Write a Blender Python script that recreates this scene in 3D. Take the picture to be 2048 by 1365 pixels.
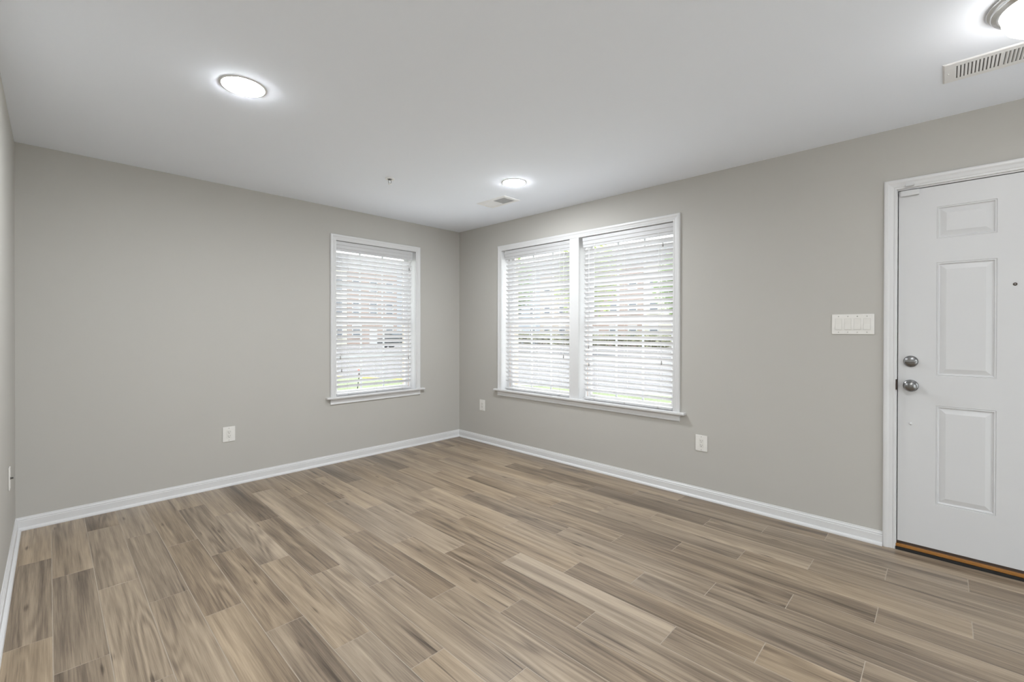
import bpy, bmesh, math, random
from mathutils import Vector, Matrix

for o in list(bpy.data.objects):
    bpy.data.objects.remove(o)
S = bpy.context.scene
COL = S.collection
PI = math.pi
H = 2.44            # ceiling height
W = 3.568           # width of the wall with the single window
YB = -6.2           # the end of the room behind the photographer

# ------------------------------------------------------------------ camera
F_PX, SHIFT_PX = 895.21, -16.63
yaw, pitch, roll = math.radians(45.979), math.radians(-0.237), math.radians(0.0835)
fw = Vector((math.sin(yaw) * math.cos(pitch), math.cos(yaw) * math.cos(pitch), math.sin(pitch)))
rt = Vector((math.cos(yaw), -math.sin(yaw), 0)); up = rt.cross(fw)
r2 = rt * math.cos(roll) + up * math.sin(roll); u2 = up * math.cos(roll) - rt * math.sin(roll)
cd = bpy.data.cameras.new('camera'); cam = bpy.data.objects.new('camera', cd); COL.objects.link(cam)
cd.sensor_fit = 'HORIZONTAL'; cd.sensor_width = 36; cd.lens = F_PX / 2048 * 36
cd.shift_y = SHIFT_PX / 2048; cd.clip_start = 0.02; cd.clip_end = 600
cam.matrix_world = Matrix(((r2.x, u2.x, -fw.x, -3.420), (r2.y, u2.y, -fw.y, -4.183), (r2.z, u2.z, -fw.z, 1.2625), (0, 0, 0, 1)))
S.camera = cam

# ------------------------------------------------------------------ view, world, sun
S.view_settings.view_transform = 'Standard'; S.view_settings.look = 'None'
S.view_settings.gamma = 1; S.view_settings.use_curve_mapping = False
S.view_settings.exposure = 0.24
S.cycles.use_denoising = True
S.cycles.max_bounces = 14; S.cycles.diffuse_bounces = 8; S.cycles.transparent_max_bounces = 16
S.cycles.sample_clamp_indirect = 8
SKY, SUN = 3.0, 5.8
LENS, DOME = 292.0, 15.0
w = bpy.data.worlds.new('sky'); S.world = w; w.use_nodes = True
nt = w.node_tree; bg = nt.nodes['Background']
tc = nt.nodes.new('ShaderNodeTexCoord'); sx = nt.nodes.new('ShaderNodeSeparateXYZ')
cr = nt.nodes.new('ShaderNodeValToRGB')
cr.color_ramp.elements[0].position = 0.0; cr.color_ramp.elements[0].color = (0.98, 0.99, 1.0, 1)
cr.color_ramp.elements[1].position = 0.8; cr.color_ramp.elements[1].color = (0.86, 0.92, 1.0, 1)
nt.links.new(tc.outputs['Generated'], sx.inputs[0]); nt.links.new(sx.outputs['Z'], cr.inputs[0])
nt.links.new(cr.outputs[0], bg.inputs[0]); bg.inputs[1].default_value = SKY
sd = bpy.data.lights.new('sun', 'SUN'); sd.energy = SUN; sd.angle = math.radians(20); sd.color = (1, 0.97, 0.93)
sun = bpy.data.objects.new('sun', sd); COL.objects.link(sun); sun.location = (22, 12, 42)
sun.rotation_euler = Vector((-0.45, -0.25, -0.86)).to_track_quat('-Z', 'Y').to_euler()

# ------------------------------------------------------------------ materials
def mat(name, col, rough=0.5, metal=0.0, spec=0.5, noise=None, bump=None, emit=None):
    m = bpy.data.materials.new(name); m.use_nodes = True
    n = m.node_tree.nodes; l = m.node_tree.links; b = n['Principled BSDF']
    b.inputs['Base Color'].default_value = (*col, 1); b.inputs['Roughness'].default_value = rough
    b.inputs['Metallic'].default_value = metal; b.inputs['Specular IOR Level'].default_value = spec
    t = n.new('ShaderNodeTexCoord')
    sc, amt = noise or (40.0, 0.03)
    nz = n.new('ShaderNodeTexNoise'); nz.inputs['Scale'].default_value = sc; nz.inputs['Detail'].default_value = 3
    l.new(t.outputs['Object'], nz.inputs['Vector'])
    hv = n.new('ShaderNodeMapRange'); hv.inputs[3].default_value = 1 - amt; hv.inputs[4].default_value = 1 + amt
    l.new(nz.outputs['Fac'], hv.inputs[0])
    mx = n.new('ShaderNodeVectorMath'); mx.operation = 'SCALE'; mx.inputs[0].default_value = col
    l.new(hv.outputs[0], mx.inputs['Scale']); l.new(mx.outputs[0], b.inputs['Base Color'])
    if bump:
        bp = n.new('ShaderNodeBump'); bp.inputs['Strength'].default_value = bump[1]; bp.inputs['Distance'].default_value = 0.001
        n2 = n.new('ShaderNodeTexNoise'); n2.inputs['Scale'].default_value = bump[0]; n2.inputs['Detail'].default_value = 2
        l.new(t.outputs['Object'], n2.inputs['Vector']); l.new(n2.outputs['Fac'], bp.inputs['Height']); l.new(bp.outputs[0], b.inputs['Normal'])
    if emit:
        b.inputs['Emission Color'].default_value = (*emit[0], 1); b.inputs['Emission Strength'].default_value = emit[1]
    return m

M = {}
M['wall'] = mat('greige wall paint', (0.493, 0.479, 0.449), 0.75, spec=0.25, noise=(3, 0.012), bump=(350, 0.12))
M['ceiling'] = mat('white ceiling paint', (0.86, 0.897, 0.965), 0.9, spec=0.15, noise=(2, 0.008), bump=(300, 0.08))
M['trim'] = mat('white trim paint', (0.69, 0.69, 0.695), 0.35, spec=0.4, noise=(15, 0.01))
M['door'] = mat('white door paint', (0.64, 0.642, 0.65), 0.4, spec=0.4, noise=(9, 0.012))
M['vinyl'] = mat('white window vinyl', (0.82, 0.82, 0.82), 0.35)
M['liner'] = mat('tan jamb liner', (0.78, 0.62, 0.52), 0.5)
M['plastic'] = mat('off white plastic', (0.78, 0.765, 0.735), 0.35)
M['rocker'] = mat('off white rocker', (0.74, 0.725, 0.69), 0.3)
M['dark'] = mat('dark slot', (0.03, 0.03, 0.03), 0.6)
M['screw'] = mat('painted screw', (0.5, 0.49, 0.46), 0.4)
M['nickel'] = mat('brushed nickel', (0.27, 0.27, 0.27), 0.27, metal=1, noise=(220, 0.1))
M['ring'] = mat('satin nickel ring', (0.80, 0.80, 0.80), 0.25, metal=1, noise=(120, 0.05))
M['vent'] = mat('white enamel vent', (0.82, 0.82, 0.82), 0.45)
M['duct'] = mat('grey duct sheet metal', (0.22, 0.22, 0.22), 0.7)
M['black'] = mat('black rubber seal', (0.012, 0.012, 0.012), 0.6)
M['sweep'] = mat('dark brown door sweep', (0.06, 0.04, 0.03), 0.5)
M['oak'] = mat('orange oak threshold', (0.34, 0.15, 0.035), 0.4, noise=(60, 0.18))
M['tassel'] = mat('grey tassel', (0.30, 0.29, 0.28), 0.6)
M['cord'] = mat('white cord', (0.75, 0.75, 0.75), 0.8)
M['lens'] = mat('lit lamp lens', (0.9, 0.9, 0.9), 0.4, emit=((0.935, 0.972, 1.0), LENS))
M['dome'] = mat('lit opal glass', (0.9, 0.9, 0.9), 0.3, emit=((1.0, 0.985, 0.96), DOME))

def slat_mat():
    m = mat('white faux wood slat', (0.85, 0.85, 0.86), 0.45, spec=0.3, noise=(25, 0.01))
    n = m.node_tree.nodes; l = m.node_tree.links; b = n['Principled BSDF']; out = n['Material Output']
    t = n.new('ShaderNodeBsdfTranslucent'); t.inputs['Color'].default_value = (0.9, 0.9, 0.92, 1)
    x = n.new('ShaderNodeMixShader'); x.inputs[0].default_value = 0.2
    l.new(b.outputs[0], x.inputs[1]); l.new(t.outputs[0], x.inputs[2]); l.new(x.outputs[0], out.inputs['Surface'])
    return m
M['slat'] = slat_mat()
M['valance'] = mat('white faux wood valance', (0.58, 0.58, 0.59), 0.4, noise=(30, 0.02))
M['muntin'] = slat_mat(); M['muntin'].name = 'white muntin plastic'

def glass_mat():
    m = bpy.data.materials.new('window glass'); m.use_nodes = True
    n = m.node_tree.nodes; l = m.node_tree.links; n.remove(n['Principled BSDF']); out = n['Material Output']
    tr = n.new('ShaderNodeBsdfTransparent'); tr.inputs[0].default_value = (0.95, 0.965, 0.96, 1)
    gl = n.new('ShaderNodeBsdfGlossy'); gl.inputs['Roughness'].default_value = 0.02
    lw = n.new('ShaderNodeLayerWeight'); lw.inputs[0].default_value = 0.5
    pw = n.new('ShaderNodeMath'); pw.operation = 'POWER'; pw.inputs[1].default_value = 5; l.new(lw.outputs['Facing'], pw.inputs[0])
    fr = n.new('ShaderNodeMath'); fr.operation = 'MULTIPLY_ADD'; fr.inputs[1].default_value = 0.8; fr.inputs[2].default_value = 0.035; l.new(pw.outputs[0], fr.inputs[0])
    nz = n.new('ShaderNodeTexNoise'); nz.inputs['Scale'].default_value = 2
    bp = n.new('ShaderNodeBump'); bp.inputs['Strength'].default_value = 0.01
    l.new(nz.outputs['Fac'], bp.inputs['Height']); l.new(bp.outputs[0], gl.inputs['Normal'])
    x = n.new('ShaderNodeMixShader'); l.new(fr.outputs[0], x.inputs[0]); l.new(tr.outputs[0], x.inputs[1]); l.new(gl.outputs[0], x.inputs[2])
    l.new(x.outputs[0], out.inputs['Surface'])
    return m
M['glass'] = glass_mat()

def brick_mat(name, c1, c2, mortar, sc=1.0):
    m = mat(name, c1, 0.9, spec=0.1); n = m.node_tree.nodes; l = m.node_tree.links; b = n['Principled BSDF']
    t = n.new('ShaderNodeTexCoord'); mp = n.new('ShaderNodeMapping'); mp.inputs['Rotation'].default_value = (PI / 2, 0, 0)
    br = n.new('ShaderNodeTexBrick'); br.inputs['Color1'].default_value = (*c1, 1); br.inputs['Color2'].default_value = (*c2, 1)
    br.inputs['Mortar'].default_value = (*mortar, 1); br.inputs['Scale'].default_value = 4.6 * sc
    br.inputs['Mortar Size'].default_value = 0.025
    l.new(t.outputs['Object'], mp.inputs[0]); l.new(mp.outputs[0], br.inputs['Vector']); l.new(br.outputs['Color'], b.inputs['Base Color'])
    return m
M['brick_red'] = brick_mat('red brick', (0.40, 0.26, 0.21), (0.46, 0.32, 0.27), (0.55, 0.5, 0.45))
M['brick_tan'] = brick_mat('tan brick', (0.56, 0.45, 0.37), (0.62, 0.53, 0.46), (0.65, 0.6, 0.55))
M['siding_grey'] = mat('grey siding', (0.48, 0.52, 0.58), 0.7)
M['siding_cream'] = mat('cream siding', (0.72, 0.68, 0.58), 0.7)
M['roof'] = mat('grey shingle', (0.2, 0.2, 0.21), 0.9, noise=(6, 0.2))
M['pane'] = mat('far window pane', (0.17, 0.19, 0.22), 0.1)
M['lawn'] = mat('lawn', (0.15, 0.18, 0.095), 0.95, noise=(1.5, 0.35))
M['asphalt'] = mat('pale asphalt', (0.14, 0.137, 0.142), 0.9, noise=(0.8, 0.06))
M['concrete'] = mat('concrete', (0.55, 0.53, 0.50), 0.9, noise=(3, 0.06))
M['bounce_walk'] = mat('pale concrete walk', (0.70, 0.69, 0.67), 0.9, noise=(3, 0.05))  # for the added outdoor paving, kept pale to bounce light indoors
M['yellow'] = mat('yellow curb paint', (0.80, 0.55, 0.06), 0.7)
M['leaf'] = mat('green leaves', (0.20, 0.32, 0.07), 0.8, noise=(3, 0.5))
M['leaf2'] = mat('yellow green leaves', (0.34, 0.42, 0.10), 0.8, noise=(3, 0.4))
M['hedge'] = mat('brownish green hedge leaves', (0.27, 0.27, 0.16), 0.85, noise=(1.2, 0.5))
M['bark'] = mat('bark', (0.16, 0.12, 0.09), 0.9, noise=(10, 0.3))
M['car'] = mat('dark grey car paint', (0.05, 0.055, 0.06), 0.25)
M['tyre'] = mat('tyre rubber', (0.02, 0.02, 0.02), 0.8)
M['red'] = mat('red plastic', (0.75, 0.10, 0.06), 0.5)

def wood_mat():
    m = bpy.data.materials.new('wood look plank tile'); m.use_nodes = True
    n = m.node_tree.nodes; l = m.node_tree.links; b = n['Principled BSDF']
    def N(t, **k):
        x = n.new(t)
        for a, v in k.items(): setattr(x, a, v)
        return x
    def math_(op, a, b_=None, c=None):
        x = N('ShaderNodeMath', operation=op)
        for i, v in enumerate((a, b_, c)):
            if v is None: continue
            if isinstance(v, (int, float)): x.inputs[i].default_value = v
            else: l.new(v, x.inputs[i])
        return x.outputs[0]
    at = N('ShaderNodeAttribute', attribute_name='plank'); sp = N('ShaderNodeSeparateColor'); l.new(at.outputs['Color'], sp.inputs[0])
    uv = N('ShaderNodeUVMap', uv_map='UVMap'); su = N('ShaderNodeSeparateXYZ'); l.new(uv.outputs[0], su.inputs[0])
    U, V = su.outputs['X'], su.outputs['Y']
    seed = math_('MULTIPLY', sp.outputs['Green'], 60.0)
    def noise(sv, su_, detail, rough=0.5, off=0.0, dist=0.0):
        c = N('ShaderNodeCombineXYZ'); l.new(math_('MULTIPLY', V, sv), c.inputs[0]); l.new(math_('MULTIPLY', U, su_), c.inputs[1])
        l.new(math_('ADD', seed, off), c.inputs[2])
        t = N('ShaderNodeTexNoise'); t.inputs['Scale'].default_value = 1; t.inputs['Detail'].default_value = detail
        t.inputs['Roughness'].default_value = rough; t.inputs['Distortion'].default_value = dist
        l.new(c.outputs[0], t.inputs['Vector']); return t.outputs['Fac']
    n1 = noise(7.5, 0.6, 2, 0.45)
    fig = math_('SINE', math_('MULTIPLY', n1, 75.0))
    figm = math_('MULTIPLY', math_('SUBTRACT', noise(4.0, 0.7, 1, 0.5, 9.0), 0.38), 2.2)
    n2 = noise(24.0, 0.75, 4, 0.55, 3.0, 0.3); n3 = noise(260.0, 5.0, 3, 0.65, 5.0); n4 = noise(8.0, 0.55, 2, 0.5, 7.0, 0.4)
    n5 = noise(70.0, 2.0, 3, 0.6, 15.0)
    t = math_('MULTIPLY_ADD', math_('SUBTRACT', sp.outputs['Red'], 0.5), 0.22, 0.52)
    t = math_('MULTIPLY_ADD', math_('SUBTRACT', n4, 0.5), 0.72, t)
    t = math_('MULTIPLY_ADD', math_('SUBTRACT', n2, 0.5), 0.78, t)
    t = math_('MULTIPLY_ADD', math_('SUBTRACT', n5, 0.5), 0.50, t)
    t = math_('MULTIPLY_ADD', math_('SUBTRACT', n3, 0.5), 0.62, t)
    t = math_('MULTIPLY_ADD', math_('MULTIPLY', fig, math_('MAXIMUM', figm, 0.0)), 0.17, t)
    n6 = noise(46.0, 1.6, 2, 0.5, 23.0, 0.2)
    dk = math_('MULTIPLY', math_('MAXIMUM', math_('SUBTRACT', n6, 0.66), 0.0), 3.2)
    t = math_('SUBTRACT', t, dk)
    rp = N('ShaderNodeValToRGB'); e = rp.color_ramp.elements
    e[0].position = 0.10; e[0].color = (0.075, 0.054, 0.037, 1); e[1].position = 0.90; e[1].color = (0.445, 0.350, 0.250, 1)
    x = e.new(0.36); x.color = (0.182, 0.136, 0.096, 1); x = e.new(0.58); x.color = (0.294, 0.226, 0.159, 1)
    l.new(t, rp.inputs[0])
    # knots: sparse elongated dark spots
    c = N('ShaderNodeCombineXYZ'); l.new(math_('MULTIPLY_ADD', math_('ADD', V, math_('MULTIPLY', n5, 0.035)), 11.0, math_('MULTIPLY', seed, 3.7)), c.inputs[0])
    l.new(math_('MULTIPLY_ADD', U, 2.0, math_('MULTIPLY', seed, 1.9)), c.inputs[1])
    vo = N('ShaderNodeTexVoronoi', voronoi_dimensions='2D'); vo.inputs['Scale'].default_value = 1; l.new(c.outputs[0], vo.inputs['Vector'])
    vs = N('ShaderNodeSeparateColor'); l.new(vo.outputs['Color'], vs.inputs[0])
    k = N('ShaderNodeMapRange', interpolation_type='SMOOTHSTEP'); k.inputs[1].default_value = 0.05; k.inputs[2].default_value = 0.16
    k.inputs[3].default_value = 1; k.inputs[4].default_value = 0; l.new(math_('MULTIPLY_ADD', n3, 0.10, vo.outputs['Distance']), k.inputs[0])
    kn = math_('MULTIPLY', math_('MULTIPLY', k.outputs[0], math_('GREATER_THAN', vs.outputs[0], 0.76)), 0.85)
    mx = N('ShaderNodeMix', data_type='RGBA'); l.new(kn, mx.inputs['Factor']); l.new(rp.outputs[0], mx.inputs['A'])
    mx.inputs['B'].default_value = (0.070, 0.048, 0.033, 1)
    # hue drift plank to plank: a little greyer or a little redder
    hs = N('ShaderNodeHueSaturation'); l.new(mx.outputs['Result'], hs.inputs['Color'])
    l.new(math_('MULTIPLY_ADD', sp.outputs['Blue'], 0.16, 0.90), hs.inputs['Saturation'])
    l.new(hs.outputs[0], b.inputs['Base Color'])
    l.new(math_('MULTIPLY_ADD', n3, 0.14, 0.28), b.inputs['Roughness']); b.inputs['Specular IOR Level'].default_value = 0.45
    bp = N('ShaderNodeBump'); bp.inputs['Strength'].default_value = 0.12; bp.inputs['Distance'].default_value = 0.001
    l.new(n3, bp.inputs['Height']); l.new(bp.outputs[0], b.inputs['Normal'])
    return m
M['wood'] = wood_mat()
M['grout'] = mat('tan grout', (0.41, 0.35, 0.285), 0.95, noise=(30, 0.1))

# ------------------------------------------------------------------ mesh helpers
class MB:
    def __init__(s): s.v = []; s.f = []; s.sm = []
    def add(s, vs, fs, smooth=False):
        o = len(s.v); s.v += [tuple(v) for v in vs]
        for f in fs: s.f.append(tuple(i + o for i in f)); s.sm.append(smooth)
        return s
    def box(s, x0, x1, y0, y1, z0, z1):
        return s.add([(x, y, z) for z in (z0, z1) for y in (y0, y1) for x in (x0, x1)],
                     [(0, 2, 3, 1), (4, 5, 7, 6), (0, 1, 5, 4), (2, 6, 7, 3), (0, 4, 6, 2), (1, 3, 7, 5)])
    def bev(s, x0, x1, y0, y1, z0, z1, b=0.002):          # box with every edge chamfered
        bm = bmesh.new(); bmesh.ops.create_cube(bm, size=1)
        for v in bm.verts:
            v.co = Vector(((x0 + x1) / 2 + v.co.x * (x1 - x0), (y0 + y1) / 2 + v.co.y * (y1 - y0), (z0 + z1) / 2 + v.co.z * (z1 - z0)))
        bmesh.ops.bevel(bm, geom=list(bm.edges), offset=b, segments=2, affect='EDGES', profile=0.6)
        s.bm(bm); return s
    def bm(s, bm, smooth=False):
        bm.verts.ensure_lookup_table(); bm.verts.index_update()
        s.add([v.co[:] for v in bm.verts], [[v.index for v in f.verts] for f in bm.faces], smooth); bm.free()
    def lathe(s, prof, c=(0, 0, 0), axis='z', n=48, smooth=True):   # prof: (radius, height) pairs
        c = Vector(c); vs = []; fs = []
        for r, h in prof:
            for i in range(n):
                a = 2 * PI * i / n; p = (r * math.cos(a), r * math.sin(a), h)
                if axis == 'y': p = (p[0], p[2], p[1])
                if axis == 'x': p = (p[2], p[0], p[1])
                vs.append(c + Vector(p))
        for k in range(len(prof) - 1):
            for i in range(n):
                j = (i + 1) % n; fs.append((k * n + i, k * n + j, (k + 1) * n + j, (k + 1) * n + i))
        if prof[0][0] > 1e-6: fs.append(tuple(range(n))[::-1])
        if prof[-1][0] > 1e-6: fs.append(tuple((len(prof) - 1) * n + i for i in range(n)))
        return s.add(vs, fs, smooth)
    def tube(s, pts, r, n=8):
        pts = [Vector(p) for p in pts]; vs = []; fs = []
        for k, p in enumerate(pts):
            d = (pts[min(k + 1, len(pts) - 1)] - pts[max(k - 1, 0)]).normalized()
            a = d.orthogonal().normalized(); b = d.cross(a)
            rr = r[k] if isinstance(r, (list, tuple)) else r
            vs += [p + (a * math.cos(2 * PI * i / n) + b * math.sin(2 * PI * i / n)) * rr for i in range(n)]
        for k in range(len(pts) - 1):
            for i in range(n):
                j = (i + 1) % n; fs.append((k * n + i, k * n + j, (k + 1) * n + j, (k + 1) * n + i))
        fs += [tuple(range(n))[::-1], tuple((len(pts) - 1) * n + i for i in range(n))]
        return s.add(vs, fs, True)
    def sweep(s, path, prof, inward, close=False):
        """profile (u, t) swept along a mitred path in the wall plane: u outward from the path, t out of the wall (local -Y)"""
        n = len(path); P = [Vector((x, z)) for x, z in path]; vs = []; fs = []; m = len(prof)
        def nrm(a, b):
            d = (b - a).normalized(); return Vector((-d.y, d.x)) * inward
        for i in range(n):
            if close: n1, n2 = nrm(P[i - 1], P[i]), nrm(P[i], P[(i + 1) % n])
            else:
                n1 = nrm(P[i - 1], P[i]) if i else nrm(P[0], P[1]); n2 = nrm(P[i], P[i + 1]) if i < n - 1 else n1
            d = (n1 + n2); d = d / max(d.dot(n1), 1e-6)
            for u, t in prof:
                q = P[i] + d * u; vs.append((q.x, -t, q.y))
        for i in range(n if close else n - 1):
            j = (i + 1) % n
            for k in range(m):
                k2 = (k + 1) % m; fs.append((i * m + k, j * m + k, j * m + k2, i * m + k2))
        if not close: fs += [tuple(range(m)), tuple((n - 1) * m + k for k in range(m))[::-1]]
        return s.add(vs, fs)
    def build(s, name, material, parent=None):
        me = bpy.data.meshes.new(name); me.from_pydata(s.v, [], s.f)
        mats = material if isinstance(material, (list, tuple)) else [material]
        for x in mats: me.materials.append(x)
        me.polygons.foreach_set('use_smooth', s.sm); me.update()
        bm = bmesh.new(); bm.from_mesh(me); bmesh.ops.recalc_face_normals(bm, faces=bm.faces); bm.to_mesh(me); bm.free()
        o = bpy.data.objects.new(name, me); COL.objects.link(o)
        if parent: o.parent = parent
        return o

def empty(name, loc=(0, 0, 0), rz=0.0):
    o = bpy.data.objects.new(name, None); o.empty_display_size = 0.1; COL.objects.link(o)
    o.location = loc; o.rotation_euler = (0, 0, rz); return o
def tag(o, label=None, cat=None, group=None, kind=None):
    for k, v in (('label', label), ('category', cat), ('group', group), ('kind', kind)):
        if v: o[k] = v
    return o
def struct(o, label): return tag(o, label, None, None, 'structure')
def copy_tree(o, parent=None):
    c = o.copy(); COL.objects.link(c); c.parent = parent
    for ch in list(o.children): copy_tree(ch, c)
    return c
RB, RC = -PI / 2, PI / 2       # wall frames: local X right as seen from the room, Y into the wall

def wall_panel(X0, X1, Z0, Z1, holes, y0, y1):
    xs = sorted({X0, X1, *[h[0] for h in holes], *[h[1] for h in holes]}); zs = sorted({Z0, Z1, *[h[2] for h in holes], *[h[3] for h in holes]})
    inside = lambda x, z: any(h[0] < x < h[1] and h[2] < z < h[3] for h in holes)
    bm = bmesh.new(); vc = {}
    def V(x, y, z):
        k = (round(x, 5), y, round(z, 5))
        if k not in vc: vc[k] = bm.verts.new((x, y, z))
        return vc[k]
    nx, nz = len(xs) - 1, len(zs) - 1
    solid = [[not inside((xs[i] + xs[i + 1]) / 2, (zs[j] + zs[j + 1]) / 2) for j in range(nz)] for i in range(nx)]
    S_ = lambda i, j: 0 <= i < nx and 0 <= j < nz and solid[i][j]
    for i in range(nx):
        for j in range(nz):
            if not solid[i][j]: continue
            a, b, c, d = xs[i], xs[i + 1], zs[j], zs[j + 1]
            for y in (y0, y1): bm.faces.new([V(a, y, c), V(b, y, c), V(b, y, d), V(a, y, d)])
            if not S_(i - 1, j): bm.faces.new([V(a, y0, c), V(a, y1, c), V(a, y1, d), V(a, y0, d)])
            if not S_(i + 1, j): bm.faces.new([V(b, y0, c), V(b, y1, c), V(b, y1, d), V(b, y0, d)])
            if not S_(i, j - 1): bm.faces.new([V(a, y0, c), V(b, y0, c), V(b, y1, c), V(a, y1, c)])
            if not S_(i, j + 1): bm.faces.new([V(a, y0, d), V(b, y0, d), V(b, y1, d), V(a, y1, d)])
    m = MB(); m.bm(bm); return m

# ------------------------------------------------------------------ the room shell
WZ0, WZ1 = 0.630, 2.127                 # window opening, stool to head
OP_A = [(-1.513, -0.619)]               # wall frames, local X
OP_B = [(0.726, 1.638), (1.744, 2.645)]
DX0, DX1, DZ = 3.982, 4.908, 2.082      # door opening
TH = 0.13
def wall(name, m, rz, loc, label):
    o = m.build(name, M['wall']); o.location = loc; o.rotation_euler = (0, 0, rz); return struct(o, label)
wall('wall_back', wall_panel(-W - 0.13, 0.13, -0.02, H, [(a - 0.02, b + 0.02, WZ0 - 0.02, WZ1 + 0.02) for a, b in OP_A], 0, TH), 0, (0, 0, 0), 'greige wall with the single window, facing the camera on the left half')
wall('wall_right', wall_panel(0, -YB, -0.02, H, [(OP_B[0][0] - 0.02, OP_B[1][1] + 0.02, WZ0 - 0.02, WZ1 + 0.02), (DX0, DX1, -0.02, DZ)], 0, TH), RB, (0, 0, 0), 'greige wall with the double window and the white door')
aC = math.radians(0.222)
wall('wall_left', wall_panel(YB - 0.1, 0.0, -0.02, H, [], 0, TH), RC - aC, (-W, 0, 0), 'greige wall seen edge-on along the left border')
wall('wall_behind', wall_panel(-0.13, W + 0.13, -0.02, H, [(.45, 3.25, -.02, 2.12)], 0, TH), PI, (0, YB, 0), 'greige wall at the unseen end of the room')  # opening made for the added glass door
struct(wall_panel(-W - 0.13, 0.13, YB - 0.13, 0.13, [], 0, 0.1).build('ceiling', M['ceiling']), 'flat white ceiling').matrix_world = \
    Matrix(((1, 0, 0, 0), (0, 0, 1, 0), (0, 1, 0, H), (0, 0, 0, 1)))
# outer brick skin round the window openings
for nm, x0, x1, ops, dr, rz in (('wall_outer_back', -W - 0.13, 0.26, OP_A, None, 0), ('wall_outer_right', -0.26, -YB, [(OP_B[0][0], OP_B[1][1])], (DX0 - 0.03, DX1 + 0.03, -0.5, DZ + 0.03), RB)):
    hs = [(a + 0.0, b - 0.0, WZ0 - 0.03, WZ1) for a, b in ops] + ([dr] if dr else [])
    o = wall_panel(x0, x1, -0.5, 6.0, hs, 0.165, 0.26).build(nm, M['brick_tan']); o.rotation_euler = (0, 0, rz)
    struct(o, 'tan brick outside skin of the ' + ('single' if rz == 0 else 'double') + ' window wall')

# floor: every plank of the 6 x 36 inch third-offset layout
def build_floor():
    rnd = random.Random(11); vs, fs, uvs, cols, mi = [], [], [], [], []
    X0, PX, Y0, PY = -3.411, 0.15443, -0.329, 0.3034
    vs += [(-W - 0.1, YB - 0.05, -0.0007), (0.0, YB - 0.05, -0.0007), (0.0, 0, -0.0007), (-W - 0.1, 0, -0.0007)]; fs.append((0, 1, 2, 3))
    uvs += [(0, 0)] * 4; cols += [(0.5, 0.5, 0.5, 1)] * 4; mi.append(1)
    g = 0.0015
    for k in range(-2, 23):
        a, b = max(X0 + PX * k + g, -W - 0.1), min(X0 + PX * (k + 1) - g, -0.001)
        if b - a < 0.004: continue
        res = (2 + k) % 3
        js = list(range(res - 3, 25, 3))
        for j0, j1 in zip(js[:-1], js[1:]):
            ya, yb = Y0 - PY * j0 - g, Y0 - PY * j1 + g
            r = (rnd.random(), rnd.random(), rnd.random(), 1); flip = rnd.random() < .5
            yt, ybm = min(ya, -0.0005), max(yb, YB - 0.05)
            if yt - ybm < 0.004: continue
            o = len(vs); c = 0.0005
            vs += [(a + c, ybm + c, 0), (b - c, ybm + c, 0), (b - c, yt - c, 0), (a + c, yt - c, 0), (a, ybm, -c), (b, ybm, -c), (b, yt, -c), (a, yt, -c),
                   (a, ybm, -.003), (b, ybm, -.003), (b, yt, -.003), (a, yt, -.003)]
            F = [(0, 1, 2, 3)] + [(p + 4, (p + 1) % 4 + 4, (p + 1) % 4, p) for p in range(4)] + [(p + 8, (p + 1) % 4 + 8, (p + 1) % 4 + 4, p + 4) for p in range(4)]
            for f in F:
                fs.append(tuple(i + o for i in f)); mi.append(0)
                for i in f:
                    x, y = vs[i + o][0] - a, ya - vs[i + o][1]
                    uvs.append((-y if flip else y, x)); cols.append(r)
    me = bpy.data.meshes.new('floor'); me.from_pydata(vs, [], fs); me.materials.append(M['wood']); me.materials.append(M['grout'])
    me.polygons.foreach_set('material_index', mi)
    ul = me.uv_layers.new(name='UVMap'); ul.data.foreach_set('uv', [c for u in uvs for c in u])
    ca = me.color_attributes.new('plank', 'FLOAT_COLOR', 'CORNER'); ca.data.foreach_set('color', [c for u in cols for c in u])
    me.update(); o = bpy.data.objects.new('floor', me); COL.objects.link(o)
    return struct(o, 'floor of greyish brown wood-look plank tiles')
build_floor()

# baseboards with shoe moulding
BB = [(0, 0.0), (0.0265, 0.0), (0.0265, 0.006), (0.024, 0.0125), (0.018, 0.0175), (0.0125, 0.019), (0.0125, 0.058), (0.0095, 0.0605), (0.0095, 0.064), (0.0105, 0.066),
      (0.0085, 0.071), (0.0055, 0.074), (0.0055, 0.077), (0.0045, 0.081), (0, 0.081)]
def baseboard(name, x0, x1, rz, loc, label, m0=0, m1=0):
    m = MB(); n = len(BB)
    for x, mi in ((x0, m0), (x1, m1)): m.add([(x + mi * d, -d, z) for d, z in BB], [])
    m.f += [(k, n + k, n + (k + 1) % n, (k + 1) % n) for k in range(n)] + [tuple(range(n)), tuple(range(n, 2 * n))[::-1]]
    m.sm += [False] * (n + 2)
    o = m.build(name, M['trim']); o.location = loc; o.rotation_euler = (0, 0, rz); return struct(o, label)
baseboard('baseboard_back', -W, 0, 0, (0, 0, 0), 'white baseboard under the single window', 1, -1)
baseboard('baseboard_right', 0, DX0 - 0.0575, RB, (0, 0, 0), 'white baseboard under the double window, up to the door', 1, 0)
baseboard('baseboard_right_far', DX1 + 0.0575, -YB, RB, (0, 0, 0), 'white baseboard beyond the door', 0, -1)
baseboard('baseboard_left', YB, 0, RC - aC, (-W, 0, 0), 'white baseboard along the left wall', 1, -1)

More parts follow.
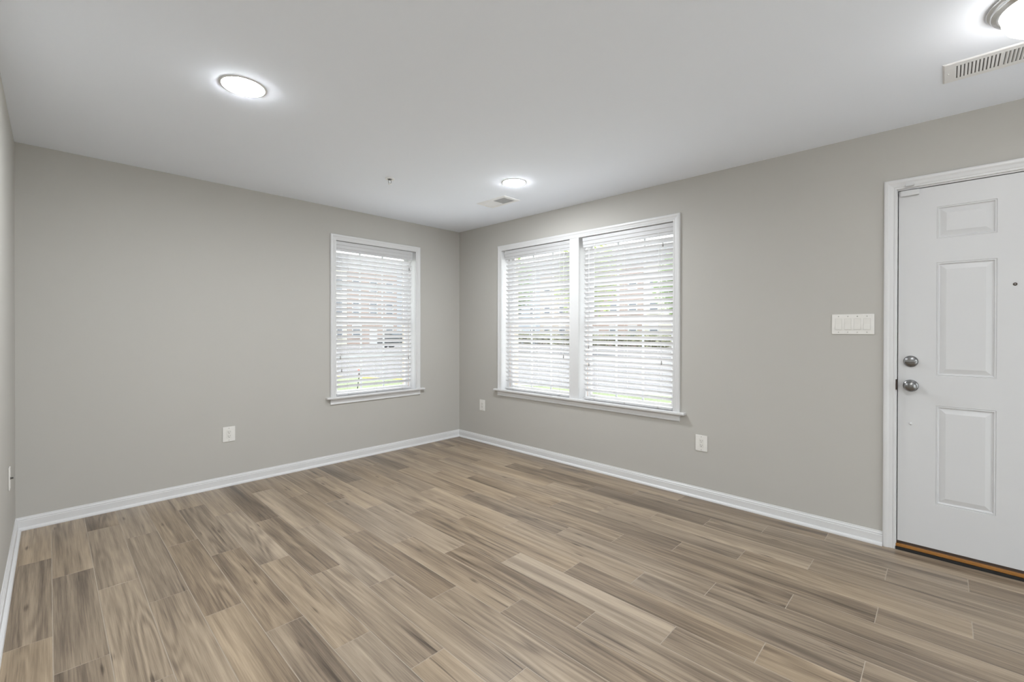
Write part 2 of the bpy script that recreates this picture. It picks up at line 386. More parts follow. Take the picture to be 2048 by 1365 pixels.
# ------------------------------------------------------------------ windows
CAS = [(0, 0), (0, 0.008), (0.003, 0.0105), (0.010, 0.0105), (0.012, 0.0085), (0.0145, 0.0105), (0.030, 0.0125), (0.036, 0.0155), (0.040, 0.0172),
       (0.050, 0.0172), (0.0545, 0.0150), (0.057, 0.0115), (0.057, 0)]
def sash(parent, x0, x1, z0, z1, y0, y1, bot, top):
    st = 0.036
    m = MB(); m.bev(x0, x0 + st, y0, y1, z0, z1, .003); m.bev(x1 - st, x1, y0, y1, z0, z1, .003)
    m.bev(x0 + st, x1 - st, y0, y1, z0, z0 + bot, .003); m.bev(x0 + st, x1 - st, y0, y1, z1 - top, z1, .003)
    s = m.build('sash', M['vinyl'], parent); yc = (y0 + y1) / 2
    a, b, c, d = x0 + st, x1 - st, z0 + bot, z1 - top
    MB().box(a - .004, b + .004, yc - .002, yc + .002, c - .004, d + .004).build('glass_pane', M['glass'], s)
    g = MB(); t = .009
    for k in (1, 2): xx = a + (b - a) * k / 3; g.box(xx - t, xx + t, yc + .0025, yc + .009, c, d)
    zz = (c + d) / 2
    for k in range(3):
        g.box(a + (b - a) * k / 3 + (t if k else 0), a + (b - a) * (k + 1) / 3 - (t if k < 2 else 0), yc + .0025, yc + .009, zz - t, zz + t)
    g.build('muntin_grid', M['muntin'], s)
    return s
def window(name, ops, ox0, ox1, rz, label):
    t = empty(name, (0, 0, 0), rz); struct(t, label)
    x0, x1 = ops[0][0], ops[-1][1]
    MB().sweep([(x0, WZ0), (x0, WZ1), (x1, WZ1), (x1, WZ0)], CAS, 1).build('casing', M['trim'], t)
    MB().bev(ox0 - .040, ox1 + .046, -.040, 0.088, WZ0 - .018, WZ0, .004).build('sill', M['trim'], t)
    AP = [(-.018, 0), (-.018, .014), (-.026, .014), (-.032, .0115), (-.060, .010), (-.064, .0125), (-.070, .0125), (-.073, .009), (-.073, 0)]
    m = MB(); n = len(AP)
    for x in (ox0, ox1): m.add([(x, -d, WZ0 + z) for z, d in AP], [])
    m.f += [(k, n + k, n + (k + 1) % n, (k + 1) % n) for k in range(n)] + [tuple(range(n)), tuple(range(n, 2 * n))[::-1]]; m.sm += [False] * (n + 2)
    m.build('apron', M['trim'], t)
    if len(ops) == 2:
        a, b = ops[0][1], ops[1][0]
        m = MB(); m.sweep([(a, WZ0), (a, WZ1)], [(0, 0), (0, .009), (.003, .0105), (.008, .0105), (.010, .009), (b - a - .010, .009), (b - a - .008, .0105), (b - a - .003, .0105), (b - a, .009), (b - a, 0)], -1)
        m.build('mullion_casing', M['trim'], t)
        MB().box(a + .0185, b - .0185, 0.001, 0.16, WZ0, WZ1 - .0005).build('mullion_post', M['trim'], t)
    for a, b in ops:
        j = MB(); e = .018
        j.box(a - e, a, 0.0005, 0.10, WZ0, WZ1); j.box(b, b + e, 0.0005, 0.10, WZ0, WZ1); j.box(a - e, b + e, 0.0005, 0.10, WZ1, WZ1 + e)
        j.build('jamb', M['trim'], t)
        f = MB(); q = .022
        f.box(a - e, a + q, .10, .164, WZ0, WZ1); f.box(b - q, b + e, .10, .164, WZ0, WZ1); f.box(a + q, b - q, .10, .164, WZ1 - .03, WZ1); f.box(a + q, b - q, .088, .164, WZ0 - .018, WZ0 + .008)
        f.build('frame', M['vinyl'], t)
        for s_ in (a + q, b - q):
            MB().box(min(s_, s_ + math.copysign(.004, (a + b) / 2 - s_)), max(s_, s_ + math.copysign(.004, (a + b) / 2 - s_)), .078 + .022, .164, WZ0 + .022, 1.34).build('jamb_liner', M['liner'], t)
        sash(t, a + q + .004, b - q - .004, WZ0 + .009, 1.378, .103, .128, .030, .042)
        sash(t, a + q + .004, b - q - .004, 1.338, WZ1 - .031, .131, .156, .042, .036)
    return t
window('window_1', OP_A, -1.570, -0.562, 0, 'single white double-hung window in the wall at left')
window('window_2', OP_B, 0.669, 2.702, RB, 'white double window with a middle post in the right wall')

def added_patio_door():  # unseen glazing added to bring more daylight onto the ceiling
    t = empty('added_glass_door', (0, YB, 0), PI); struct(t, 'white sliding glass door added at the unseen end of the room to let in daylight')
    f = MB(); f.box(.45, .5, .02, .11, 0, 2.12); f.box(3.2, 3.25, .02, .11, 0, 2.12); f.box(.5, 3.2, .02, .11, 2.07, 2.12); f.box(.5, 3.2, .02, .11, 0, .03); f.box(1.82, 1.88, .04, .09, .03, 2.07)
    f.build('frame', M['vinyl'], t)
    MB().box(.5, 1.82, .06, .066, .03, 2.07).build('glass_pane', M['glass'], t); MB().box(1.88, 3.2, .06, .066, .03, 2.07).build('glass_pane', M['glass'], t)
added_patio_door()

# ------------------------------------------------------------------ blinds
def blind(a, b, rz, label, tassels, il=.042, ir=.012):
    a, b = a + il, b - ir; xc = (a + b) / 2
    root = empty('window_blind', (0, 0, 0), rz)
    root.location = Matrix.Rotation(rz, 3, 'Z') @ Vector((xc, 0.036, WZ0)); tag(root, label, 'window blind', 'white slatted blinds in the windows')
    hw = (b - a) / 2; ang = math.radians(36); Z = lambda z: z - WZ0
    # valance: stepped crown profile with returns
    VP = [(-.018, 2.030), (-.022, 2.032), (-.022, 2.053), (-.026, 2.057), (-.026, 2.086), (-.030, 2.091), (-.030, 2.120), (-.026, 2.124), (-.014, 2.124), (-.014, 2.030)]
    m = MB(); n = len(VP); vw = hw + .009
    for x in (-vw, vw): m.add([(x, y, Z(z)) for y, z in VP], [])
    m.f += [(k, n + k, n + (k + 1) % n, (k + 1) % n) for k in range(n)] + [tuple(range(n)), tuple(range(n, 2 * n))[::-1]]; m.sm += [False] * (n + 2)
    for sg in (-1, 1): m.box(min(sg * vw, sg * (vw - .006)), max(sg * vw, sg * (vw - .006)), -.014, .024, Z(2.034), Z(2.108))
    m.build('valance', M['valance'], root)
    MB().box(-hw, hw, -.012, .034, Z(2.062), Z(2.106)).build('headrail', M['vinyl'], root)
    s = MB(); zt, pitch, N = 1.996, .0441, 30
    for k in range(N):
        z = Z(zt - pitch * k) ; pts = []
        jit = math.sin(k * 12.9898 + a * 7) * .012
        for q in range(7):                                            # shallow crown across the slat
            u = -0.025 + .05 * q / 6; cz = .0016 * (1 - (u / .025) ** 2)
            for th in (1, -1):
                y = u * math.cos(ang + jit) + cz * math.sin(ang); zz = -u * math.sin(ang + jit) + cz * math.cos(ang) + th * .0013
                pts.append((y, zz))
        prof = pts[0::2] + pts[1::2][::-1]; n = len(prof); o = len(s.v)
        for x in (-hw, hw): s.add([(x, y, z + zz) for y, zz in prof], [])
        s.f += [(o + i, o + n + i, o + n + (i + 1) % n, o + (i + 1) % n) for i in range(n)] + [tuple(o + i for i in range(n)), tuple(o + n + i for i in range(n))[::-1]]
        s.sm += [False] * (n + 2)
    s.build('slat_bank', M['slat'], root)
    r = MB(); r.bev(-hw, hw, -.027, .027, Z(.634), Z(.652), .004); rail = r.build('bottom_rail', M['valance'], root)
    for x in (-hw * .72, 0, hw * .72):
        MB().lathe([(.0, 0), (.006, 0), (.006, .003), (0, .004)], (x, -.031, Z(.643)), 'y', 12).build('plug', M['screw'], rail)
    for x in (-hw * .72, 0.0, hw * .72):
        c = MB()
        for y in (-.0265, .0265): c.tube([(x, y, Z(2.06)), (x, y, Z(.652))], .0007, 5)
        for k in range(N):
            z = Z(zt - pitch * k) - .0035; c.tube([(x, -.0265, z + .012), (x, .0265, z - .012)], .0006, 4)
        c.build('ladder_cord', M['cord'], root)
    for i, (x, zb) in enumerate(tassels):
        c = MB().tube([(x, -.0285, Z(2.03)), (x, -.029, Z(zb + .03))], .0009, 5).build('pull_cord', M['cord'], root)
        MB().lathe([(0, .034), (.0025, .033), (.004, .026), (.0055, .006), (.0048, .001), (0, 0)], (x, -.029, Z(zb)), 'z', 14).build('tassel', M['tassel'], c)
    return root
blind(*OP_A[0], 0, 'white slatted blind in the single window of the left-hand wall', [(-.385, .985), (-.372, .86), (.378, .955), (.385, 1.915)], .012, .042)
blind(*OP_B[0], RB, 'white slatted blind in the double window, on the side nearer the corner', [(.36, 1.0), (.385, 1.99)])
blind(*OP_B[1], RB, 'white slatted blind in the double window, on the side nearer the door', [(-.365, 1.10), (-.362, .94), (.335, .99), (.345, 1.94)])

# ------------------------------------------------------------------ entry door
def build_door():
    t = empty('door_1', (0, 0, 0), RB); struct(t, 'white six-panel entry door at the right edge')
    MB().sweep([(DX0, 0.0), (DX0, DZ), (DX1, DZ), (DX1, 0.0)], CAS, 1).build('casing', M['trim'], t)
    j = MB(); g = .0045
    j.box(DX0, DX0 + .0035, 0.0005, .13, 0, DZ); j.box(DX1 - .0035, DX1, 0.0005, .13, 0, DZ); j.box(DX0, DX1, 0.0005, .13, DZ - .007, DZ)
    j.build('jamb', M['trim'], t)
    k = MB(); k.box(DX0 + .0035, DX0 + .02, .054, .066, 0, DZ - .007); k.box(DX1 - .02, DX1 - .0035, .054, .066, 0, DZ - .007); k.box(DX0, DX1, .054, .066, DZ - .03, DZ - .007)
    k.build('weatherstrip', M['black'], t)
    # leaf with embossed panels
    a, b, z0, z1, y = DX0 + .0075, DX1 - .0075, .050, DZ - .0115, .006
    cols = [(4.149, 4.379), (4.511, 4.741)]; rows = [(.300, .849), (1.015, 1.645), (1.777, 1.955)]
    hol = [(p, q, r, s) for p, q in cols for r, s in rows]
    xs = sorted({a, b, *[v for c in cols for v in c]}); zs = sorted({z0, z1, *[v for c in rows for v in c]})
    m = MB()
    for i in range(len(xs) - 1):
        for jx in range(len(zs) - 1):
            cx, cz = (xs[i] + xs[i + 1]) / 2, (zs[jx] + zs[jx + 1]) / 2
            if any(h[0] < cx < h[1] and h[2] < cz < h[3] for h in hol): continue
            m.add([(xs[i], y, zs[jx]), (xs[i + 1], y, zs[jx]), (xs[i + 1], y, zs[jx + 1]), (xs[i], y, zs[jx + 1])], [(0, 1, 2, 3)])
    prof = [(0, 0), (.0015, .003), (.004, .0015), (.008, .0012), (.0105, .007), (.0145, .0085), (.019, .0075), (.040, .0012), (.0425, .0012)]
    for p, q, r, s in hol:
        n = len(prof); vs = []
        for u, d in prof: vs += [(p + u, y + d, r + u), (q - u, y + d, r + u), (q - u, y + d, s - u), (p + u, y + d, s - u)]
        fs = [(4 * i + e, 4 * i + (e + 1) % 4, 4 * i + 4 + (e + 1) % 4, 4 * i + 4 + e) for i in range(n - 1) for e in range(4)] + [tuple(4 * (n - 1) + e for e in range(4))]
        m.add(vs, fs)
    m.add([(a, y, z0), (b, y, z0), (b, y, z1), (a, y, z1), (a, y + .044, z0), (b, y + .044, z0), (b, y + .044, z1), (a, y + .044, z1)],
          [(4, 5, 6, 7), (0, 1, 5, 4), (1, 2, 6, 5), (2, 3, 7, 6), (3, 0, 4, 7)])
    leaf = m.build('door_leaf', M['door'], t)
    # hardware: handles on the leaf
    X = 4.045
    d = MB(); d.lathe([(0, -.0005), (.032, -.0005), (.0325, -.004), (.030, -.010), (.022, -.015), (.012, -.017), (0, -.0175)][::-1], (X, y, 1.091), 'y', 48); db = d.build('deadbolt', M['nickel'], leaf)
    tb = MB(); tb.bev(X - .0245, X + .0245, y - .024, y - .013, 1.0875, 1.0945, .003); tb.build('thumb_turn', M['nickel'], leaf)
    kn = MB(); kn.lathe([(0, -.0005), (.0335, -.0005), (.034, -.003), (.031, -.008), (.016, -.012), (.0125, -.018), (.0125, -.026), (.017, -.031), (.0255, -.038), (.0285, -.046), (.0275, -.053), (.022, -.059), (.012, -.062), (0, -.0625)], (X, y, .952), 'y', 48)
    kn.build('door_knob', M['nickel'], leaf)
    pe = MB(); pe.lathe([(.0036, -.0005), (.0075, -.0005), (.0078, -.002), (.006, -.0035), (.0040, -.0035), (.0036, -.001)], (4.441, y, 1.505), 'y', 32)
    pe.build('peephole', M['sweep'], leaf)
    MB().lathe([(0, -.0012), (.0036, -.0010)], (4.441, y, 1.505), 'y', 24).build('peephole_lens', M['peep'], leaf)
    MB().lathe([(0, -.009), (.0035, -.0085), (.006, -.006), (.0065, -.001), (.0062, 0)], (4.046, y, .735), 'y', 24).build('bumper', M['trim'], leaf)
    sw = MB(); sw.box(a, b, y + .004, y + .04, .036, .0498); sw.build('door_sweep', M['sweep'], leaf)
    # threshold, strike plate and the alarm contact
    th = MB(); th.box(DX0 + .0005, DX1 - .0005, -.010, .13, 0.0005, .0155); th.build('sill_plate', M['black'], t)
    th = MB(); th.bev(DX0 + .0005, DX1 - .0005, -.001, .07, .0155, .0325, .003); th.build('threshold', M['oak'], t)
    st = MB(); st.box(DX0 - .0015, DX0 + .0045, -.0125, -.0005, .925, .985); st.build('strike_plate', M['sweep'], t)
    # alarm contact at the head of the door
    r = MB()
    r.bev(3.997, 4.078, y - .018, y - .0002, 2.037, 2.0695, .005); r.build('alarm_contact', M['door'], leaf)
    MB().bev(4.018, 4.058, -.030, -.0165, 2.088, 2.101, .004).build('alarm_magnet', M['door'], t)
M['peep'] = mat('bright peephole lens', (0.9, 0.9, 0.9), 0.08)
build_door()

# ------------------------------------------------------------------ wall plates
def plate_mesh(w_, h_, t_=.0055, r=.004):
    return MB().bev(-w_ / 2, w_ / 2, -t_, 0, -h_ / 2, h_ / 2, .0035)
def outlet(label, X, z, rz, loc=(0, 0, 0)):
    root = empty('power_outlet', Matrix.Rotation(rz, 3, 'Z') @ Vector((X, 0, z)) + Vector(loc), rz); tag(root, label, 'outlet', 'white wall outlets')
    plate_mesh(.089, .122).build('cover_plate', M['plastic'], root)
    MB().bev(-.0168, .0168, -.0072, -.005, -.0335, .0335, .001).build('receptacle', M['rocker'], root)
    for s_ in (1, -1):
        k = MB(); zc = s_ * .0165
        k.box(-.0076, -.0056, -.0078, -.007, zc - .001, zc + .0075); k.box(.0056, .0076, -.0078, -.007, zc - .000, zc + .0065)
        k.lathe([(0, -.0078), (.0027, -.0078), (.0027, -.007), (0, -.007)], (0, 0, zc - .0075), 'y', 16); k.build('socket', M['dark'], root)
        MB().lathe([(0, -.0068), (.003, -.0066), (.0034, -.0052), (0, -.005)], (0, 0, s_ * .0485), 'y', 16).build('screw', M['screw'], root)
    return root
outlet('white power outlet low on the wall left of the single window', -2.404, .419, 0)
outlet('white power outlet near the corner, below the corner end of the double window', .4145, .4185, RB)
outlet('white power outlet on the wall between the double window and the door', 2.868, .417, RB)
def light_switch():
    root = empty('light_switch', Matrix.Rotation(RB, 3, 'Z') @ Vector((3.778, 0, 1.306)), RB); tag(root, 'white four-rocker light switch on the wall beside the door', 'light switch')
    plate_mesh(.209, .124).build('cover_plate', M['plastic'], root)
    for k in range(4):
        x = -.0697 + .0465 * k
        q = MB()   # rocker pressed at the top, lower half standing out
        q.add([(x - .0155, -.0058, .0335), (x + .0155, -.0058, .0335), (x + .0155, -.0068, .001), (x - .0155, -.0068, .001), (x + .0155, -.0108, -.0325), (x - .0155, -.0108, -.0325),
               (x - .0155, -.004, .0335), (x + .0155, -.004, .0335), (x + .0155, -.004, -.0325), (x - .0155, -.004, -.0325)],
              [(0, 1, 2, 3), (3, 2, 4, 5), (5, 4, 8, 9), (0, 3, 5, 9, 6), (1, 7, 8, 4, 2), (0, 6, 7, 1)])
        q.build('rocker', M['rocker'], root)
        f = MB(); f.sweep([(x - .0157, -.0335), (x - .0157, .0337), (x + .0157, .0337), (x + .0157, -.0335)], [(0, .0050), (0, .0058), (.001, .0058), (.001, .0050)], 1, True); f.build('bezel', M['screw'], root)
        for s_ in (1, -1):
            MB().lathe([(0, -.0068), (.003, -.0066), (.0034, -.0052), (0, -.005)], (x, 0, s_ * .0485), 'y', 16).build('screw', M['screw'], root)
light_switch()
def coax_plate():
    y0 = -.60
    root = empty('coax_wall_plate', (-W + y0 * math.tan(aC), y0, .471), RC - aC); tag(root, 'white cable plate with a jutting metal connector, seen edge-on on the left wall', 'wall plate')
    plate_mesh(.072, .118).build('cover_plate', M['plastic'], root)
    MB().lathe([(0, -.017), (.0045, -.017), (.0048, -.008), (.0065, -.008), (.0065, -.005), (0, -.005)], (0, 0, 0), 'y', 16).build('connector', M['nickel'], root)
coax_plate()

# ------------------------------------------------------------------ ceiling fittings
def downlight(label, x, y, r):
    root = empty('recessed_light', (x, y, H)); tag(root, label, 'ceiling light', 'round recessed ceiling lights')
    MB().lathe([(r, 0), (r + .011, 0), (r + .0105, -.0015), (r + .003, -.0035), (r, -.0035)], (0, 0, 0), 'z', 64).build('trim_ring', M['trim'], root)
    MB().lathe([(r - .0003, -.0005), (r - .0003, -.0042), (r - .010, -.0068), (r * .6, -.0095), (r * .25, -.0108), (0, -.0110)], (0, 0, 0), 'z', 64).build('lens', M['lens'], root)
downlight('lit round recessed light in the ceiling at upper left, larger in view', -2.765, -1.745, .090)
downlight('lit round recessed light in the ceiling beside the small vent near the corner', -.852, -1.722, .088)
downlight('added recessed fill light in the ceiling right above the camera, out of frame', -2.765, -4.45, .090)  # extra downlight out of view, added as fill
def flush_light():
    root = empty('flush_ceiling_light', (-.983, -4.458, H)); tag(root, 'round flush ceiling light with brushed nickel rings and glowing white dome, by the door', 'ceiling light')
    MB().lathe([(.168, 0), (.169, -.001), (.169, -.007), (.166, -.009), (.158, -.012), (.156, -.016), (.1585, -.019), (.1555, -.024), (.146, -.027), (.144, -.030), (.137, -.032), (.132, -.030), (.132, 0)],
               (0, 0, 0), 'z', 96).build('metal_ring', M['ring'], root)
    MB().lathe([(.1315, -.026), (.132, -.040), (.129, -.058), (.118, -.080), (.096, -.099), (.066, -.111), (.033, -.117), (0, -.1185)], (0, 0, 0), 'z', 96).build('glass_dome', M['dome'], root)
flush_light()
def vent(label, x, y):      # 0.20 x 0.37 m register, slots across its short side in two banks
    root = empty('ceiling_vent', (x, y, H)); tag(root, label, 'air vent', 'white ceiling air vents')
    L, Wd, sw = .184, .102, .0655
    m = MB(); t = -.005
    banks = [(-.145, -.010), (.010, .145)]
    # face plate: rails, ends, divider
    pr = [(0, 0), (0, .0012), (.006, .005), (.030, .005), (.036, .005), (.036, .002)]
    m2 = MB(); vs = []
    for u, d in pr: vs += [(-Wd + u, -L + u * 1.05, -d), (Wd - u, -L + u * 1.05, -d), (Wd - u, L - u * 1.05, -d), (-Wd + u, L - u * 1.05, -d)]
    m2.add(vs, [(4 * i + e, 4 * i + (e + 1) % 4, 4 * i + 4 + (e + 1) % 4, 4 * i + 4 + e) for i in range(len(pr) - 1) for e in range(4)])
    m2.box(-sw, sw, -.004, .004, -.005, -.002)
    m2.build('frame', M['vent'], root)
    MB().box(-sw - .001, sw + .001, -.146, .146, -.0022, -.0004).build('damper', M['duct'], root)
    for sg in (-1, 1):
        q = MB(); n = 12; p = .141 / n
        for k in range(n + 1):
            yc = sg * (.004 + p * k); wdt = .0042
            # louvre blade leaning outward
            q.add([(-sw, yc - .0022, -.0052), (sw, yc - .0022, -.0052), (sw, yc + .0022, -.0052), (-sw, yc + .0022, -.0052),
                   (-sw, yc - .0022 - sg * .0035, -.0024), (sw, yc - .0022 - sg * .0035, -.0024), (sw, yc + .0022 - sg * .0035, -.0024), (-sw, yc + .0022 - sg * .0035, -.0024)],
                  [(0, 1, 2, 3), (4, 7, 6, 5), (0, 4, 5, 1), (2, 6, 7, 3), (0, 3, 7, 4), (1, 5, 6, 2)])
        q.build('louvre', M['vent'], root)
    for sg in (-1, 1): MB().lathe([(0, -.0075), (.003, -.007), (.004, -.005), (0, -.0045)], (0, sg * .166, 0), 'z', 14).build('screw', M['vent'], root)
vent('white ceiling air vent beside the recessed light near the corner', -.567, -1.246)
vent('white ceiling air vent beside the flush light, cut by the right edge', -.567, -4.356)
def sprinkler():
    root = empty('fire_sprinkler', (-1.585, -1.093, H)); tag(root, 'small white fire sprinkler head in the ceiling above the single window', 'sprinkler')
    MB().lathe([(.036, 0), (.037, -.002), (.034, -.006), (.026, -.009), (.018, -.004), (.012, -.003), (0, -.003)], (0, 0, 0), 'z', 40).build('escutcheon', M['vent'], root)
    MB().lathe([(0, -.0050), (.019, -.0050), (.019, -.0030), (0, -.0030)], (0, 0, 0), 'z', 32).build('cup', M['duct'], root)
    m = MB(); m.lathe([(0, -.002), (.010, -.002), (.010, -.012), (.006, -.014), (0, -.014)], n=20)
    m.build('nozzle', M['nickel'], root)
    f = MB()
    for sg in (-1, 1): f.tube([(sg * .009, 0, -.012), (sg * .013, 0, -.022), (sg * .008, 0, -.036), (0, 0, -.042)], .002, 8)
    f.build('frame_arm', M['nickel'], root)
    MB().lathe([(0, -.041), (.014, -.042), (.014, -.0435), (0, -.0445)], n=24).build('deflector', M['vent'], root)
sprinkler()

# ------------------------------------------------------------------ outside, seen through the blinds
GZ = -0.5
def poly(name, pts, z0, z1, m, label):
    q = MB(); n = len(pts); q.add([(x, y, z0) for x, y in pts] + [(x, y, z1) for x, y in pts],
        [tuple(range(n))[::-1], tuple(range(n, 2 * n))] + [(i, (i + 1) % n, n + (i + 1) % n, n + i) for i in range(n)])
    return struct(q.build(name, m), label)
poly('street', [(-80, -60), (150, -60), (150, 150), (-80, 150)], GZ - .3, GZ - .12, M['asphalt'], 'pale asphalt street outside')
EDGE = [(-12, 40), (-.5, 22), (4.2, 12.4), (5.55, 9.6), (7.6, 4.6), (8.3, 0), (8.6, -8), (8.6, -30)]
poly('lawn', [(-40, 40)] + EDGE + [(.3, -30), (.3, .3), (-40, .3)], GZ - .3, GZ, M['lawn'], 'green lawn outside the windows')
poly('bounce_path_back', [(-6, .3), (4.4, .3), (4.4, 4.2), (-6, 4.2)], GZ - .05, GZ + .01, M['bounce_walk'], 'pale concrete strip added unseen under the single window to bounce light in')  # unseen strip, added to throw light up through the single blind
poly('bounce_path_right', [(.3, -12), (4.4, -12), (4.4, .3), (.3, .3)], GZ - .05, GZ + .01, M['bounce_walk'], 'pale concrete strip added unseen under the double window to bounce light in')  # likewise added out of sight, lifts light through the double window
poly('bounce_terrace', [(-8, -12), (.3, -12), (.3, YB - .14), (-8, YB - .14)], GZ - .12, -.04, M['bounce_walk'], 'pale concrete slab added unseen behind the room to bounce daylight in')  # added bright ground that reflects daylight through the rear glass
def curb(name, pts, m, label):
    q = MB(); n = len(pts)
    for x, y in pts: q.add([(x, y, GZ - .15), (x + .16, y + .07, GZ - .15), (x + .16, y + .07, GZ + .02), (x, y, GZ + .02)], [])
    for i in range(n - 1):
        q.f += [(4 * i + e, 4 * i + (e + 1) % 4, 4 * i + 4 + (e + 1) % 4, 4 * i + 4 + e) for e in range(4)]; q.sm += [False] * 4
    q.f += [(0, 1, 2, 3), tuple(4 * (n - 1) + e for e in range(4))]; q.sm += [False] * 2
    return struct(q.build(name, m), label)
curb('trim_curb', EDGE[3:], M['concrete'], 'grey concrete curb along the lawn')
curb('trim_curb_yellow', EDGE[1:4], M['yellow'], 'yellow painted curb along the lawn')

def townhouse(label, p, face, wd, floors, wm, seed):
    root = empty('townhouse', (p[0], p[1], GZ - .12), face); tag(root, label, 'house', 'townhouses across the street')
    hh = 3.0 * floors + .8; dp = 9.0
    MB().box(-wd / 2, wd / 2, 0, dp, 0, hh).build('wall', wm, root)
    MB().add([(-wd / 2, -.3, hh), (wd / 2, -.3, hh), (wd / 2, dp + .3, hh), (-wd / 2, dp + .3, hh), (-wd / 2, dp / 2, hh + 2.6), (wd / 2, dp / 2, hh + 2.6)],
             [(0, 1, 5, 4), (2, 3, 4, 5), (0, 4, 3), (1, 2, 5), (0, 3, 2, 1)]).build('roof', M['roof'], root)
    cols = 3 if wd > 6 else 2
    for f in range(floors):
        for c in range(cols):
            x = wd * ((c + .5) / cols - .5); z = .9 + 3.0 * f
            if f == 0 and c == (seed % cols):
                MB().bev(x - .55, x + .55, -.08, .0, .05, 2.2, .02).build('door', M['trim'], root); continue
            w1 = MB()
            for x0, x1, z0, z1 in ((x - .6, x - .48, z, z + 1.7), (x + .48, x + .6, z, z + 1.7), (x - .48, x + .48, z, z + .12), (x - .48, x + .48, z + 1.58, z + 1.7), (x - .48, x + .48, z + .81, z + .89)):
                w1.box(x0, x1, -.10, -.002, z0, z1)
            wo = w1.build('window', M['trim'], root)
            MB().box(x - .48, x + .48, -.05, -.003, z + .12, z + 1.58).build('pane', M['pane'], wo)
for k, (wm, lb) in enumerate((('siding_cream', 'cream townhouse, leftmost of the row behind the single window'), ('brick_red', 'red brick townhouse in the middle of the row behind the single window'),
                              ('siding_grey', 'grey townhouse, rightmost of the row behind the single window'))):
    townhouse(lb, (19.2 + 7.1 * k, 50), 0, 7.05, 3, M[wm], k)
for k, (wm, lb) in enumerate((('siding_grey', 'grey townhouse at the corner end of the row behind the double window'), ('brick_tan', 'tan brick townhouse next to the grey one behind the double window'),
                              ('brick_red', 'red brick townhouse next to the cream one behind the double window'), ('siding_cream', 'cream townhouse at the door end of the row behind the double window'))):
    townhouse(lb, (46, 42 - 8.1 * k), RB, 8.05, 3, M[wm], k + 1)

def tree(label, x, y, h, r, lm, seed):
    rnd = random.Random(seed); root = empty('tree', (x, y, GZ - .12)); tag(root, label, 'tree', 'trees across the street')
    t = MB(); t.tube([(0, 0, 0), (.05, 0, h * .3), (-.05, .05, h * .6)], [.2, .15, .09], 10)
    for i in range(7):
        a = i * 2.4; t.tube([(0, 0, h * (.3 + .04 * i)), (math.cos(a) * r * .6, math.sin(a) * r * .6, h * (.52 + .04 * i))], [.07, .025], 6)
    t.build('trunk', M['bark'], root)
    f = MB()
    for i in range(2600):
        d = Vector((rnd.gauss(0, 1), rnd.gauss(0, 1), rnd.gauss(0, 1))).normalized(); q = rnd.random() ** .4
        lump = 1 + .22 * math.sin(5 * d.x + seed) * math.sin(4 * d.z + 2 * d.y)
        c = Vector((d.x * r * q * lump, d.y * r * q * lump, h * .64 + d.z * h * .36 * q * lump)); s_ = .16 + .14 * rnd.random()
        a = Vector((rnd.gauss(0, 1), rnd.gauss(0, 1), rnd.gauss(0, 1))).normalized(); b = a.orthogonal().normalized()
        f.add([c - a * s_, c + b * s_ * .5, c + a * s_, c - b * s_ * .5], [(0, 1, 2, 3)])
    f.build('foliage', lm, root)
tree('green tree nearest the corner behind the double window', 27.0, 26.0, 9.5, 2.7, M['leaf'], 3)
tree('yellow-green tree behind the middle of the double window', 29.5, 18.5, 10.5, 2.9, M['leaf2'], 8)
tree('green tree behind the door end of the double window', 33.0, 11.0, 9.0, 2.6, M['leaf'], 21)
tree('green tree standing where the two rows of houses meet', 39, 47.5, 9.0, 2.0, M['leaf'], 5)

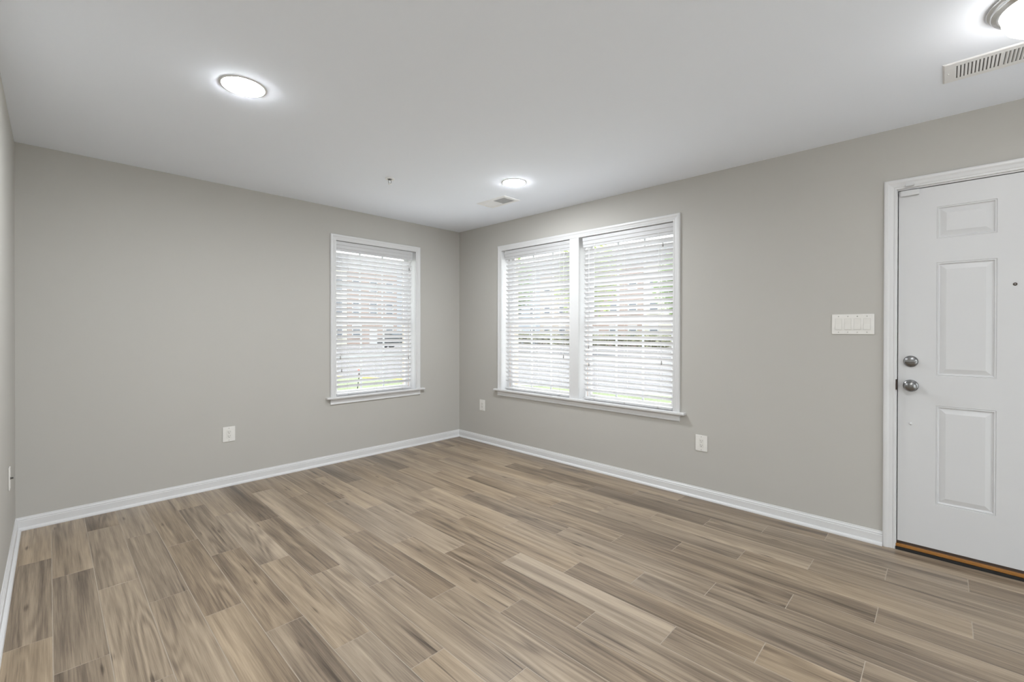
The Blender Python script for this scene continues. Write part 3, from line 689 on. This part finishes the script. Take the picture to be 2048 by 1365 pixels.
def hedge():
    root = empty('hedge', (42.5, 26.0, GZ - .12)); tag(root, 'long low brownish green hedge before the houses behind the double window', 'hedge')
    rnd = random.Random(77); f = MB()
    for i in range(5200):
        y = rnd.uniform(-14, 17); x = rnd.gauss(0, .45); z = abs(rnd.gauss(.8, .38)) * (1 + .15 * math.sin(y * 1.7)); s_ = .14 + .12 * rnd.random()
        a = Vector((rnd.gauss(0, 1), rnd.gauss(0, 1), rnd.gauss(0, 1))).normalized(); b = a.orthogonal().normalized(); c = Vector((x, y, max(z, .05)))
        f.add([c - a * s_, c + b * s_ * .6, c + a * s_, c - b * s_ * .6], [(0, 1, 2, 3)])
    f.build('foliage', M['hedge'], root)
    t = MB()
    for k in range(16): t.tube([(0, -13.5 + 2 * k, 0), (.05, -13.4 + 2 * k, .8)], [.06, .03], 6)
    t.build('stem', M['bark'], root)
hedge()
def car():
    root = empty('parked_car', (23.6, 39.0, GZ - .12), math.radians(-8)); tag(root, 'dark grey car parked across the street behind the single window', 'car')
    prof = [(-2.3, .35), (-2.35, .8), (-2.25, 1.0), (-1.9, 1.08), (-1.55, 1.65), (.55, 1.68), (1.2, 1.12), (2.15, 1.0), (2.3, .7), (2.28, .35)]
    m = MB(); n = len(prof)
    for y, ins in ((-.92, 0), (.92, 0)): m.add([(x, y * (.84 if z > 1.2 else 1), z) for x, z in prof], [])
    m.f += [(k, n + k, n + (k + 1) % n, (k + 1) % n) for k in range(n)] + [tuple(range(n)), tuple(range(n, 2 * n))[::-1]]; m.sm += [False] * (n + 2)
    m.build('body', M['car'], root)
    for sg in (-1, 1):
        MB().add([(-1.45, sg * .90, 1.12), (.95, sg * .90, 1.12), (.5, sg * .80, 1.58), (-1.35, sg * .80, 1.58)], [(0, 1, 2, 3)]).build('side_window', M['pane'], root)
        for x in (-1.45, 1.4):
            MB().lathe([(0, -.11), (.2, -.11), (.34, -.09), (.36, 0), (.34, .09), (.2, .11), (0, .11)], (x, sg * .84, .36), 'y', 24).build('wheel', M['tyre'], root)
car()
def stake():
    root = empty('garden_stake', (2.78, 8.05, GZ)); tag(root, 'thin dark stake leaning in the lawn outside the single window', 'stake')
    MB().tube([(0, 0, -.05), (.06, .03, .30), (.13, .06, .62)], [.014, .013, .012], 8).build('post', M['black'], root)
stake()
def marker():
    root = empty('marker_post', (5.25, 12.75, GZ - .12)); tag(root, 'short red marker post by the yellow curb outside the single window', 'marker')
    MB().lathe([(0, 0), (.05, 0), (.05, .03), (.03, .04), (.03, .20), (0, .20)], n=20).build('post', M['bark'], root)
    MB().lathe([(0, .20), (.055, .20), (.06, .24), (.05, .30), (.02, .33), (0, .33)], n=20).build('cap', M['red'], root)
marker()
